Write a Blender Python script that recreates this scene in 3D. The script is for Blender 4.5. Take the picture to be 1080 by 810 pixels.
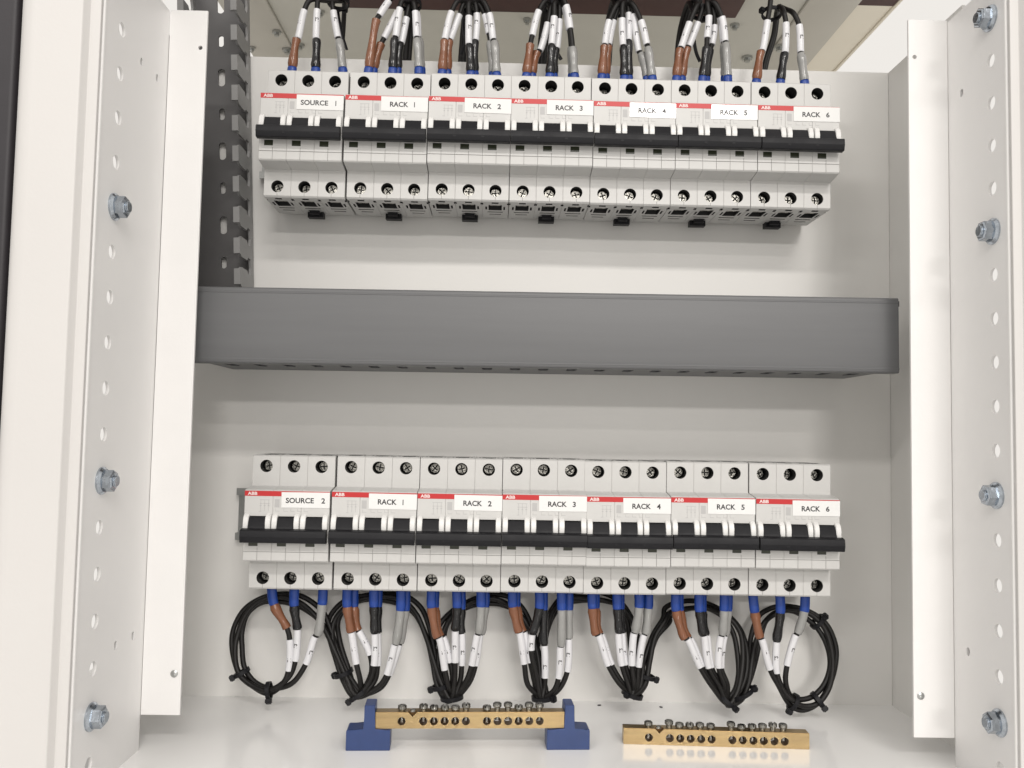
import bpy, bmesh, math, random
from mathutils import Vector, Matrix
random.seed(7)
S = 0.001                      # geometry is written in millimetres
for o in list(bpy.data.objects): bpy.data.objects.remove(o)
scene = bpy.context.scene
COL = scene.collection

# ------------------------------------------------------------------ camera
CAM = Vector((-29.7342, -599.1151, 58.0539)); PITCH, YAW, ROLL, FPX = 0.057637, -0.015985, 0.018798, 906.105
def cam_rows():
    cp, sp, cy, sy, cr, sr = (math.cos(PITCH), math.sin(PITCH), math.cos(YAW), math.sin(YAW), math.cos(ROLL), math.sin(ROLL))
    Rz = Matrix(((cy, sy, 0), (-sy, cy, 0), (0, 0, 1)))
    Rx = Matrix(((1, 0, 0), (0, cp, sp), (0, -sp, cp)))
    B = Matrix(((1, 0, 0), (0, 0, -1), (0, 1, 0)))
    Rr = Matrix(((cr, -sr, 0), (sr, cr, 0), (0, 0, 1)))
    return Rr @ B @ Rx @ Rz
RC = cam_rows()
cd = bpy.data.cameras.new('camera'); cam = bpy.data.objects.new('camera', cd); COL.objects.link(cam)
cd.sensor_width = 36; cd.lens = FPX / 1080 * 36; cd.clip_start = 0.01; cd.clip_end = 50
m = Matrix.Identity(4)
for i in range(3):
    m[i][0] = RC[0][i]; m[i][1] = -RC[1][i]; m[i][2] = -RC[2][i]; m[i][3] = CAM[i] * S
cam.matrix_world = m
scene.camera = cam
def onY(u, v, Y):              # photo pixel -> point on the plane Y (mm)
    d = RC.transposed() @ Vector(((u - 540) / FPX, (v - 405) / FPX, 1))
    return CAM + d * ((Y - CAM.y) / d.y)

# ------------------------------------------------------------------ light
w = bpy.data.worlds.new('World'); scene.world = w; w.use_nodes = True
bg = w.node_tree.nodes['Background']; bg.inputs[0].default_value = (1.0, 0.962, 0.91, 1); bg.inputs[1].default_value = 0.70
def ceiling_or_fill_lamp(x, y, z, power, sx=0.6, sy=0.6):
    l = bpy.data.lights.new('ceiling_or_fill_light', 'AREA'); l.shape = 'RECTANGLE'; l.size = sx; l.size_y = sy
    l.energy = power; l.color = (1, 0.96, 0.92)
    o = bpy.data.objects.new('ceiling_or_fill_light', l); o.location = (x, y, z); COL.objects.link(o)
ceiling_or_fill_lamp(0.55, -2.60, 1.80, 38, 1.2, 0.30)      # three rows of ceiling luminaires behind the camera
ceiling_or_fill_lamp(-1.35, -2.60, 1.80, 26, 1.2, 0.30)  # left fill lamp, added to brighten the rails, panel and floor
ceiling_or_fill_lamp(0.99, -4.25, 1.92, 27, 0.6, 0.13)
ceiling_or_fill_lamp(0.90, -7.00, 1.80, 255, 1.2, 0.8)
scene.view_settings.view_transform = 'Standard'; scene.view_settings.look = 'None'
scene.view_settings.exposure = 0.31; scene.view_settings.gamma = 1
scene.render.engine = 'CYCLES'

# ------------------------------------------------------------------ materials
def mat(name, col, rough=0.5, metal=0.0, var=0.0, vscale=40, bump=0.0, bscale=900, rvar=0.0, coat=0.0, spec=0.5, col2=None, stretch=None):
    mt = bpy.data.materials.new(name); mt.use_nodes = True
    nt = mt.node_tree; p = nt.nodes['Principled BSDF']
    p.inputs['Base Color'].default_value = (*col, 1); p.inputs['Roughness'].default_value = rough
    p.inputs['Metallic'].default_value = metal; p.inputs['Specular IOR Level'].default_value = spec
    p.inputs['Coat Weight'].default_value = coat
    tc = nt.nodes.new('ShaderNodeTexCoord'); src = tc.outputs['Object']
    if stretch:
        mp = nt.nodes.new('ShaderNodeMapping'); mp.inputs['Scale'].default_value = stretch
        nt.links.new(src, mp.inputs[0]); src = mp.outputs[0]
    if var or rvar:
        n = nt.nodes.new('ShaderNodeTexNoise'); n.inputs['Scale'].default_value = vscale; n.inputs['Detail'].default_value = 6
        n.inputs['Roughness'].default_value = 0.62
        nt.links.new(src, n.inputs['Vector'])
        r = nt.nodes.new('ShaderNodeValToRGB'); r.color_ramp.elements[0].position = 0.32; r.color_ramp.elements[1].position = 0.7
        nt.links.new(n.outputs['Fac'], r.inputs[0])
        if var:
            mx = nt.nodes.new('ShaderNodeMix'); mx.data_type = 'RGBA'
            c2 = col2 or tuple(c * (1 - var) for c in col)
            mx.inputs[6].default_value = (*c2, 1); mx.inputs[7].default_value = (*col, 1)
            nt.links.new(r.outputs[0], mx.inputs[0]); nt.links.new(mx.outputs[2], p.inputs['Base Color'])
        if rvar:
            mr = nt.nodes.new('ShaderNodeMapRange'); mr.inputs[3].default_value = rough; mr.inputs[4].default_value = rough + rvar
            nt.links.new(r.outputs[0], mr.inputs[0]); nt.links.new(mr.outputs[0], p.inputs['Roughness'])
    if bump:
        b = nt.nodes.new('ShaderNodeTexNoise'); b.inputs['Scale'].default_value = bscale; b.inputs['Detail'].default_value = 3
        nt.links.new(src, b.inputs['Vector'])
        bp = nt.nodes.new('ShaderNodeBump'); bp.inputs['Strength'].default_value = bump; bp.inputs['Distance'].default_value = 0.0004
        nt.links.new(b.outputs['Fac'], bp.inputs['Height']); nt.links.new(bp.outputs[0], p.inputs['Normal'])
    return mt
M = dict(
    panel=mat('white_panel_paint', (.79, .78, .755), .30, var=.06, vscale=5, bump=.10, bscale=500, rvar=.18),
    floor=mat('white_floor_paint', (.88, .875, .865), .14, var=.03, vscale=6, bump=.015, bscale=90, rvar=.07),
    rail=mat('white_rail_paint', (.82, .81, .80), .36, var=.04, vscale=16, bump=.12, bscale=800, rvar=.1),
    post=mat('cream_post_paint', (.61, .595, .58), .42, var=.03, vscale=8, bump=.1, bscale=600),
    roof=mat('grey_white_roof_paint', (.60, .585, .53), .5, var=.08, vscale=12, bump=.08),
    beam=mat('grey_beam_paint', (.55, .525, .47), .5, var=.06, vscale=12),
    brown=mat('dark_brown_plate', (.062, .020, .018), .55, var=.25, vscale=30),
    door=mat('black_door_paint', (.018, .015, .019), .5, var=.2, vscale=60, bump=.1),
    duct=mat('grey_duct_plastic', (.130, .132, .136), .44, var=.16, vscale=30, bump=.05, bscale=1500, stretch=(.08, 1, 1.6)),
    finger=mat('lit_grey_finger_plastic', (.27, .268, .265), .45, var=.1, vscale=40),  # same plastic as the upright duct base, lightened as its lit part
    vduct_shaded=mat('shaded_grey_duct_plastic', (.115, .112, .113), .5, var=.12, vscale=40, bump=.05),  # duct base: shade inside the duct put into the colour
    body=mat('light_grey_breaker_plastic', (.585, .58, .565), .42, var=.05, vscale=60, bump=.05, bscale=2500),
    cheek=mat('white_breaker_plastic', (.76, .755, .74), .35, var=.04, vscale=90),
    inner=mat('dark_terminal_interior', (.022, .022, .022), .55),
    seam=mat('grey_groove', (.30, .295, .28), .6),
    black=mat('black_plastic', (.008, .008, .010), .42, bump=.06, bscale=1800, rvar=.15, vscale=90, spec=.28),
    window=mat('dark_green_window', (.035, .04, .025), .25),
    red=mat('red_stripe', (.50, .022, .024), .4),
    label=mat('glossy_white_label_tape', (.78, .78, .77), .13, bump=.16, bscale=75, spec=.6),
    ink=mat('black_ink', (.02, .02, .022), .45),
    print_=mat('pale_grey_print', (.45, .445, .44), .5),
    logo=mat('pale_logo_ink', (.78, .70, .68), .5),
    screw=mat('nickel_screw_metal', (.42, .41, .375), .15, metal=1, var=.5, vscale=400, rvar=.25, bump=.9, bscale=700),
    zinc=mat('zinc_plated_steel', (.52, .57, .63), .16, metal=1, var=.3, vscale=250, rvar=.18),
    steel=mat('galvanised_din_rail', (.50, .51, .50), .35, metal=1, var=.15, vscale=120),
    brass=mat('brushed_brass', (.50, .365, .19), .27, metal=1, var=.30, vscale=220, rvar=.16, bump=.1, bscale=900, stretch=(.1, 1, 1)),
    brassin=mat('dark_brass_bore', (.16, .09, .035), .45, metal=.6),
    blue=mat('navy_blue_plastic', (.030, .058, .175), .40, var=.18, vscale=70, bump=.08),
    lug=mat('blue_lug_insulation', (.011, .054, .30), .36, var=.15, vscale=200),
    shrink_brown=mat('brown_heat_shrink', (.235, .095, .048), .22, var=.2, vscale=150, bump=.3, bscale=350),
    shrink_black=mat('black_heat_shrink', (.010, .010, .011), .2, bump=.3, bscale=350),
    shrink_grey=mat('grey_heat_shrink', (.32, .32, .31), .2, var=.12, vscale=150, bump=.3, bscale=350),
    marker=mat('white_marker_sleeve', (.72, .72, .74), .3, var=.04, vscale=150),
    wire=mat('black_wire_insulation', (.0085, .0075, .007), .5, spec=.35, bump=.06, bscale=600),
    slot_light=mat('bright_slot_cream', (.88, .82, .70), .5, var=.03, vscale=10),  # brightness of the room beyond the roof slot, put into a colour
    cream=mat('cream_frame_paint', (.80, .74, .62), .5, var=.03, vscale=10),
)

# ------------------------------------------------------------------ mesh helpers
def finish(bm, name, mats, smooth=False, recalc=True):
    if recalc: bmesh.ops.recalc_face_normals(bm, faces=bm.faces)
    me = bpy.data.meshes.new(name); bm.to_mesh(me); bm.free()
    me.transform(Matrix.Scale(S, 4))
    for mm in (mats if isinstance(mats, (list, tuple)) else [mats]): me.materials.append(mm)
    if smooth:
        me.polygons.foreach_set('use_smooth', [True] * len(me.polygons))
        me.set_sharp_from_angle(angle=math.radians(38))
    me.update(); return me
def link(name, me, parent=None, loc=(0, 0, 0), rot=(0, 0, 0), label=None, cat=None, group=None, kind=None):
    o = bpy.data.objects.new(name, me); COL.objects.link(o)
    o.location = Vector(loc) * S; o.rotation_euler = rot
    if parent: o.parent = parent
    if label: o['label'] = label
    if cat: o['category'] = cat
    if group: o['group'] = group
    if kind: o['kind'] = kind
    return o
def thing(name, label, cat, group=None, loc=(0, 0, 0), rot=(0, 0, 0)):
    return link(name, None, None, loc, rot, label, cat, group)
def add_box(bm, x0, x1, y0, y1, z0, z1, mi=0):
    vs = [bm.verts.new(p) for p in ((x0, y0, z0), (x1, y0, z0), (x1, y1, z0), (x0, y1, z0), (x0, y0, z1), (x1, y0, z1), (x1, y1, z1), (x0, y1, z1))]
    for q in ((0, 3, 2, 1), (4, 5, 6, 7), (0, 1, 5, 4), (1, 2, 6, 5), (2, 3, 7, 6), (3, 0, 4, 7)):
        bm.faces.new([vs[i] for i in q]).material_index = mi
    return vs
def box(name, x0, x1, y0, y1, z0, z1, mats, bev=0.0, seg=2):
    bm = bmesh.new(); add_box(bm, x0, x1, y0, y1, z0, z1)
    if bev: bmesh.ops.bevel(bm, geom=list(bm.edges), offset=bev, segments=seg, affect='EDGES', profile=.6)
    return finish(bm, name, mats, smooth=bool(bev))
def add_prism(bm, pts, x0, x1, mi=0):          # polygon in (y, z) extruded along x
    a = [bm.verts.new((x0, y, z)) for y, z in pts]; b = [bm.verts.new((x1, y, z)) for y, z in pts]
    n = len(pts)
    bm.faces.new(a[::-1]).material_index = mi; bm.faces.new(b).material_index = mi
    for i in range(n):
        bm.faces.new((a[i], a[(i + 1) % n], b[(i + 1) % n], b[i])).material_index = mi
def add_prism_z(bm, pts, z0, z1, mi=0):        # polygon in (x, y) extruded along z
    a = [bm.verts.new((x, y, z0)) for x, y in pts]; b = [bm.verts.new((x, y, z1)) for x, y in pts]
    n = len(pts)
    bm.faces.new(a[::-1]).material_index = mi; bm.faces.new(b).material_index = mi
    for i in range(n):
        bm.faces.new((a[i], a[(i + 1) % n], b[(i + 1) % n], b[i])).material_index = mi
def add_cyl(bm, c, axis, r, h, n=20, mi=0, r2=None):
    """cylinder from point c along axis for h"""
    axis = Vector(axis).normalized(); q = Vector((0, 0, 1)).rotation_difference(axis)
    c = Vector(c); r2 = r if r2 is None else r2; A = []; Bv = []
    for i in range(n):
        t = 2 * math.pi * i / n; d = Vector((math.cos(t), math.sin(t), 0))
        A.append(bm.verts.new(c + q @ (d * r))); Bv.append(bm.verts.new(c + q @ (d * r2 + Vector((0, 0, h)))))
    bm.faces.new(A[::-1]).material_index = mi; bm.faces.new(Bv).material_index = mi
    for i in range(n): bm.faces.new((A[i], A[(i + 1) % n], Bv[(i + 1) % n], Bv[i])).material_index = mi
def hole_plate(bm, u0, u1, v0, v1, holes, thick, mp, mi=0):
    """plate in (u, v) with round/slot holes stacked along v: holes = (cu, cv, width, height). mp(u, v, t) -> xyz"""
    holes = sorted(holes, key=lambda h: h[1])
    def quad(a, b, c, d, t):
        bm.faces.new([bm.verts.new(mp(*p, t)) for p in (a, b, c, d)]).material_index = mi
    v = v0
    for cu, cv, wd, ht in holes:
        lo, hi = cv - ht * .5 - 2.2, cv + ht * .5 + 2.2
        if lo > v:
            for t in (0, thick): quad((u0, v), (u1, v), (u1, lo), (u0, lo), t)
        ang = [2 * math.pi * i / 24 for i in range(24)] + [math.atan2(b - cv, a - cu) % (2 * math.pi) for a in (u0, u1) for b in (lo, hi)]
        ang = sorted(set(ang)); inn = []; out = []
        r = min(wd, ht) / 2; ex = max(0, (ht - wd) / 2); exu = max(0, (wd - ht) / 2)
        for t in ang:
            c, s = math.cos(t), math.sin(t)
            inn.append((cu + r * c + (exu if c > 0 else -exu), cv + r * s + (ex if s > 0 else -ex)))
            k = min(((u1 - cu) if c > 0 else (u0 - cu)) / c if abs(c) > 1e-6 else 1e9, ((hi - cv) if s > 0 else (lo - cv)) / s if abs(s) > 1e-6 else 1e9)
            out.append((cu + k * c, cv + k * s))
        n = len(ang)
        for i in range(n):
            j = (i + 1) % n
            for t in (0, thick): quad(inn[i], out[i], out[j], inn[j], t)
            f = bm.faces.new([bm.verts.new(mp(*inn[i], 0)), bm.verts.new(mp(*inn[j], 0)), bm.verts.new(mp(*inn[j], thick)), bm.verts.new(mp(*inn[i], thick))]); f.material_index = mi
        v = hi
    if v < v1:
        for t in (0, thick): quad((u0, v), (u1, v), (u1, v1), (u0, v1), t)
    for a, b in (((u0, v0), (u1, v0)), ((u1, v0), (u1, v1)), ((u1, v1), (u0, v1)), ((u0, v1), (u0, v0))):
        bm.faces.new([bm.verts.new(mp(*a, 0)), bm.verts.new(mp(*b, 0)), bm.verts.new(mp(*b, thick)), bm.verts.new(mp(*a, thick))]).material_index = mi
def catmull(pts, per=8):
    P = [Vector(p) for p in pts]; P = [P[0] * 2 - P[1]] + P + [P[-1] * 2 - P[-2]]; out = []; idx = [0]
    for i in range(1, len(P) - 2):
        p0, p1, p2, p3 = P[i - 1:i + 3]
        # centripetal
        t0 = 0; t1 = t0 + max((p1 - p0).length, 1e-3) ** .5; t2 = t1 + max((p2 - p1).length, 1e-3) ** .5; t3 = t2 + max((p3 - p2).length, 1e-3) ** .5
        for k in range(per):
            t = t1 + (t2 - t1) * k / per
            a1 = p0 * ((t1 - t) / (t1 - t0)) + p1 * ((t - t0) / (t1 - t0)); a2 = p1 * ((t2 - t) / (t2 - t1)) + p2 * ((t - t1) / (t2 - t1)); a3 = p2 * ((t3 - t) / (t3 - t2)) + p3 * ((t - t2) / (t3 - t2))
            b1 = a1 * ((t2 - t) / (t2 - t0)) + a2 * ((t - t0) / (t2 - t0)); b2 = a2 * ((t3 - t) / (t3 - t1)) + a3 * ((t - t1) / (t3 - t1))
            out.append(b1 * ((t2 - t) / (t2 - t1)) + b2 * ((t - t1) / (t2 - t1)))
        idx.append(len(out))
    out.append(P[-2]); return out, idx
def tube(bm, pts, radii, n=10, mi=0, flat=1.0):
    P = [Vector(p) for p in pts]; L = len(P)
    T = [(P[min(i + 1, L - 1)] - P[max(i - 1, 0)]).normalized() for i in range(L)]
    u = T[0].orthogonal().normalized(); 
    u = (Vector((1, 0, 0)) - T[0] * T[0].x); u = u.normalized() if u.length > .1 else T[0].orthogonal().normalized()
    rings = []
    for i in range(L):
        u = (u - T[i] * u.dot(T[i])).normalized(); v = T[i].cross(u); r = radii[i] if not isinstance(radii, (int, float)) else radii
        rings.append([bm.verts.new(P[i] + (u * math.cos(2 * math.pi * k / n) * r + v * math.sin(2 * math.pi * k / n) * r * flat)) for k in range(n)])
    for i in range(L - 1):
        for k in range(n): bm.faces.new((rings[i][k], rings[i][(k + 1) % n], rings[i + 1][(k + 1) % n], rings[i + 1][k])).material_index = mi
    bm.faces.new(rings[0][::-1]).material_index = mi; bm.faces.new(rings[-1]).material_index = mi
TXT = {}
def text_geo(s):
    """verts (unit box) and polygons of a string"""
    if s not in TXT:
        c = bpy.data.curves.new('t', 'FONT'); c.body = s; c.resolution_u = 3; c.offset = .026 if s != '1' else .004
        o = bpy.data.objects.new('t', c); COL.objects.link(o)
        me = o.to_mesh(); vs = [v.co.copy() for v in me.vertices]; ps = [tuple(p.vertices) for p in me.polygons]
        x0 = min(v.x for v in vs); x1 = max(v.x for v in vs); y0 = min(v.y for v in vs); y1 = max(v.y for v in vs)
        TXT[s] = ([((v.x - x0) / (x1 - x0), (v.y - y0) / (y1 - y0)) for v in vs], ps, (x1 - x0) / (y1 - y0))
        o.to_mesh_clear(); bpy.data.objects.remove(o)
    return TXT[s]
def text_mesh(name, s, x0, z0, wd, ht, y, mt):
    vs, ps, _ = text_geo(s); bm = bmesh.new()
    V = [bm.verts.new((x0 + a * wd, y, z0 + b * ht)) for a, b in vs]
    for p in ps:
        try: bm.faces.new([V[i] for i in p])
        except ValueError: pass
    return finish(bm, name, mt, recalc=False)
def boolean(me_a, me_b):
    a = bpy.data.objects.new('a', me_a); b = bpy.data.objects.new('b', me_b); COL.objects.link(a); COL.objects.link(b)
    md = a.modifiers.new('b', 'BOOLEAN'); md.object = b; md.operation = 'DIFFERENCE'; md.solver = 'EXACT'; md.use_self = True
    dg = bpy.context.evaluated_depsgraph_get(); dg.update()
    r = bpy.data.meshes.new_from_object(a.evaluated_get(dg))
    bpy.data.objects.remove(a); bpy.data.objects.remove(b)
    return r

# ------------------------------------------------------------------ setting: cabinet shell
FL = -124.0
bm = bmesh.new()
add_box(bm, -256, 246, 0, 2, FL - 1, 322)
add_box(bm, 246.2, 248.2, -98, 2, FL - 1, 322)
add_box(bm, -258.2, -256.2, -90, 2, FL - 1, 322)
link('back_panel', finish(bm, 'back_panel', M['panel']), kind='structure')
link('cabinet_floor', box('cabinet_floor', -330, 330, -330, 410, FL - 4, FL, M['floor']), kind='structure')
bm = bmesh.new(); add_box(bm, -231, 219, -60, 410, 420, 423)
roof = link('cabinet_roof', finish(bm, 'cabinet_roof', M['roof']), kind='structure')
for x0, x1 in ((-273, -231.5), (219.5, 262)):
    link('roof_beam', box('roof_beam', x0, x1, 20, 410, 417.5, 432, M['beam'], .6), roof)
link('roof_slot_stand_in', box('roof_slot_stand_in', 262.4, 293.4, 94, 410, 420.5, 424, M['slot_light']), roof)  # plate added across the open slot, standing for the bright room beyond
link('roof_edge_strip', box('roof_edge_strip', 293.6, 296.2, -60, 410, 419, 424, M['cream'], .4), roof)
link('roof_cross_strip', box('roof_cross_strip', 262.5, 293.5, -60, 93, 420, 423, M['brown']), roof)
link('cabinet_back_wall', box('cabinet_back_wall', -420, 420, 412, 415, FL - 4, 440, M['roof']), kind='structure')
def disc_bolt(px, py, r, mt):
    d = RC.transposed() @ Vector(((px - 540) / FPX, (py - 405) / FPX, 1)); p = CAM + d * ((420 - CAM.z) / d.z)
    bm = bmesh.new(); add_cyl(bm, (0, 0, 0), (0, 0, -1), r, 2.2, 16); add_cyl(bm, (0, 0, -2.2), (0, 0, -1), r * .55, 2.5, 6)
    link('roof_bolt', finish(bm, 'roof_bolt', mt, True), roof, (p.x, p.y, 419.9 if -231 < p.x < 219 else 417.4))
for px, py, r in ((775, 26, 4), (822, 46, 5), (788, 60, 5), (292, 30, 4), (303, 49, 4.5), (316, 47, 4.5), (556, 20, 3.5), (338, 12, 3.5), (266, 47, 3)):
    disc_bolt(px, py, r, M['steel'])
bp = link('cable_entry_plate', box('cable_entry_plate', -167, 166.5, -90, 112, 415.5, 419.5, M['brown'], .8),
     label='dark brown cable entry plate fixed under the cabinet roof', cat='plate')

# posts
def rounded_poly(pts, r, seg=6):
    out = []; n = len(pts)
    for i in range(n):
        p, a, b = Vector(pts[i]), Vector(pts[i - 1]), Vector(pts[(i + 1) % n]); rr = r[i]
        if rr <= 0: out.append((p.x, p.y)); continue
        d1 = (a - p).normalized(); d2 = (b - p).normalized(); half = d1.angle(d2) / 2; t = rr / math.tan(half); c = p + (d1 + d2).normalized() * (rr / math.sin(half))
        s = p + d1 * t; e = p + d2 * t; a0 = math.atan2(s.y - c.y, s.x - c.x); a1 = math.atan2(e.y - c.y, e.x - c.x); da = (a1 - a0 + math.pi) % (2 * math.pi) - math.pi
        for k in range(seg + 1): out.append((c.x + rr * math.cos(a0 + da * k / seg), c.y + rr * math.sin(a0 + da * k / seg)))
    return out
def post(sgn, pts, r, label):
    bm = bmesh.new(); add_prism_z(bm, rounded_poly([(sgn * x, y) for x, y in pts], r, 10), FL, 440)
    return link('corner_post', finish(bm, 'corner_post', M['post'], True), label=label, cat='post', group='cabinet corner posts')
post(-1, [(228.6, -184.4), (233.5, -184.6), (235.5, -188.5), (264.5, -192.5), (268, -177.5), (234, -177.5), (234, -182.2), (228.6, -182.2)], [.5, .8, 1.2, 9, 1, .4, 0, .4], 'smooth cream cabinet post at the left edge, before the black door')
post(1, [(232.2, -168.8), (236.5, -169), (238, -172.5), (300, -176), (306, -162), (238, -162), (238, -166.6), (232.2, -166.6)], [.5, .8, 1.2, 9, 1, .4, 0, .4], 'cream cabinet post along the right edge of the picture')
bm = bmesh.new(); add_prism_z(bm, rounded_poly([(-269, -184), (-420, -184), (-420, -176), (-269, -176)], [3, 2, 2, 3]), FL, 440)
link('cabinet_door', finish(bm, 'cabinet_door', M['door'], True), label='black cabinet door edge beside the left post', cat='door')

# mounting rails -----------------------------------------------------
bm = bmesh.new()
bev = []
add_cyl(bm, (0, 0, 0), (1, 0, 0), 7.0, .9, 28); add_cyl(bm, (.9, 0, 0), (1, 0, 0), 7.0, 1.2, 28, r2=5.9)
add_cyl(bm, (2.0, 0, 0), (1, 0, 0), 5.55, 4.2, 6); add_cyl(bm, (6.2, 0, 0), (1, 0, 0), 5.2, .6, 6, r2=4.4)
NUT = finish(bm, 'flange_nut', M['zinc'], True)
bm = bmesh.new()
for k in range(2): add_cyl(bm, (6.4 + k * .8, 0, 0), (1, 0, 0), 2.7, .5, 16, r2=2.95); add_cyl(bm, (6.9 + k * .8, 0, 0), (1, 0, 0), 2.95, .3, 16, r2=2.7)
STUD = finish(bm, 'stud', M['zinc'], True)
bm = bmesh.new(); add_cyl(bm, (0, 0, 0), (0, -1, 0), 2.1, .5, 18); add_cyl(bm, (0, -.5, 0), (0, -1, 0), 2.1, .5, 18, r2=1.3)
PANSCREW = finish(bm, 'small_screw', M['steel'], True)
def rail(sgn, X, Yf, Yn, Yh, inner, zt, zb, bolts, label):
    t = thing('mounting_rail', label, 'mounting rail', 'slotted mounting rails')
    allk = [k for k in range(-6, 12)]
    big = [(Yh, 30.5 + 23.3 * k, 7.4, 7.4) for k in allk if 30.5 + 23.3 * k < zt - 8 and 30.5 + 23.3 * k > FL + 6]
    mp = lambda u, v, tt: (sgn * (X + tt), u, v)
    bm = bmesh.new()
    a, b, c = Yh + 11, Yf - 23, Yf
    hole_plate(bm, Yn, a, FL, zt, big, 1.6, mp)
    sm = lambda y: [(y, 257.5, 3.2, 4.6), (y, -57.2, 3.2, 4.6)]
    if sgn < 0:
        hole_plate(bm, a, -124, FL, zt, sm(-136), 1.6, mp); hole_plate(bm, -124, c, FL, zt, sm(-114.5), 1.6, mp)
    else:
        hole_plate(bm, a, c, FL, zt, sm(-122.3), 1.6, mp)
    # rolled near lip
    add_prism_z(bm, rounded_poly([(sgn * (X - .5), Yn - 2.2), (sgn * (X + 2.6), Yn - 2.2), (sgn * (X + 2.6), Yn - .02), (sgn * (X - .5), Yn - .02)], [1, 1, .3, .3], 3), FL, zt)
    link('side_plate', finish(bm, 'side_plate', M['rail']), t)
    g0, g1 = sorted((sgn * (X + 1.9), sgn * (X + 5)))
    link('dark_hole_backing', box('dark_hole_backing', g0, g1, a + 3, Yf - 1, FL + 1, zt - 2, M['black']), t)  # black backing added out of sight so the small holes look dark
    fx0, fx1 = sorted((sgn * (X - .3), sgn * inner))
    bm = bmesh.new()
    hx = sgn * (inner + 3.6)
    hole_plate(bm, fx0, fx1, zb, zt + 1, [(hx, zt - 21.5, 2.6, 2.6)], 1.6, lambda u, v, tt: (u, Yf + .1 + tt, v))
    link('flange', finish(bm, 'flange', M['rail']), t)
    link('small_screw', PANSCREW, t, (sgn * (inner + 4), Yf + .3, zb + 23))
    for k in bolts:
        n = link('flange_nut', NUT, t, (sgn * X, Yh, 30.5 + 23.3 * k), (random.uniform(0, 1), 0, 0 if sgn < 0 else math.pi))
        link('stud', STUD, n)
    return t
rail(-1, 228.5, -100, -179.5, -161, 206.3, 304, -104.5, (6, 0, -5), 'white painted mounting rail with nuts at left, beside the slotted wire duct')
rail(1, 232, -108, -164, -151.5, 208.6, 306, -108.7, (11, 6, 0, -5), 'white painted mounting rail with nuts at right of the breakers')

# ------------------------------------------------------------------ horizontal wiring duct
HX0, HX1, HZ0, HZ1, HD = -214, 213, 98.0, 144.0, 84
t = thing('wiring_duct', 'long grey closed wiring duct running across between the two breaker rows', 'wiring duct', loc=(0, 0, HZ0))
t.rotation_euler = (0, -.0045, 0)
H = HZ1 - HZ0
bm = bmesh.new(); add_prism(bm, rounded_poly([(-HD, 0), (-HD, H), (-HD + 9, H), (-HD + 9, H - 1.6), (-HD + 1.8, H - 1.6), (-HD + 1.8, 1.6), (-HD + 9, 1.6), (-HD + 9, 0)], [1.6, 1.6, .5, 0, 0, 0, 0, .5], 4), HX0, HX1)
for z in (2.2, H - 3.4): add_prism(bm, [(-HD - .22, z), (-HD + .3, z - .5), (-HD + .3, z + 1.3), (-HD - .22, z + .8)], HX0, HX1)
link('cover', finish(bm, 'cover', M['duct'], True), t)
bm = bmesh.new()
slots = [(-52, x, 40, 6.6) for x in [HX0 + 12 + 18.3 * k for k in range(23)] if x < HX1 - 6]
hole_plate(bm, -HD + 2.2, -.5, HX0, HX1, slots, 1.8, lambda u, v, tt: (v, u, 2.0 + tt))
link('slotted_or_plain_side', finish(bm, 'slotted_or_plain_side', M['duct']), t)
bm = bmesh.new()
hole_plate(bm, -HD + 2.2, -.5, HX0, HX1, [], 1.8, lambda u, v, tt: (v, u, H - 2.0 - tt))
link('slotted_or_plain_side', finish(bm, 'slotted_or_plain_side', M['duct']), t)  # unseen top side, left without slots to keep the lower slots dark
link('base', box('base', HX0, HX1, -2.4, -.4, 4.0, H - 4.0, M['duct']), t)
link('rivet', box('rivet', HX1, HX1 + 2, -HD + 3, -HD + 7, H - 5, H - 1.5, M['black'], .4), t)

# ------------------------------------------------------------------ vertical slotted duct
t = thing('slotted_wire_duct', 'dark grey open slotted wire duct standing upright behind the left rail', 'wire duct', loc=(-219.5, -3, 147), rot=(0, math.radians(-2.9), 0))
VH = 268
bm = bmesh.new()
hl = []
for k in range(10):
    z = 26 + 26.3 * k
    hl.append((-1.2, z, 5.0, 12.5) if k % 2 else (-1.2, z, 3.8, 8.2))
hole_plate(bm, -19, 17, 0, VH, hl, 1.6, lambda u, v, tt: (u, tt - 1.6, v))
link('base', finish(bm, 'base', M['vduct_shaded']), t)
bm = bmesh.new()
D = 30
prof = [(0, -10.3), (-5, -10.3), (-7, -4.6), (-13, -4.6), (-15, -6.8), (-D + 2, -6.8), (-D, -5.6), (-D, 5.6), (-D + 2, 6.8), (-15, 6.8), (-13, 4.6), (-7, 4.6), (-5, 10.3), (0, 10.3)]
add_prism(bm, prof, 0, 1.7)
bmesh.ops.translate(bm, verts=bm.verts, vec=(0, 0, 0))
add_prism(bm, [(-D, -5.6), (-D - 1.6, -5.2), (-D - 1.6, 5.2), (-D, 5.6)], -2.4, 1.7)
FIN = finish(bm, 'finger', M['finger'])
for k in range(13):
    link('finger', FIN, t, (17.1, 0, 10.4 + 20.65 * k))
    link('finger', FIN, t, (-19.1, 0, 10.4 + 20.65 * k), (0, math.pi, 0))

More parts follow.
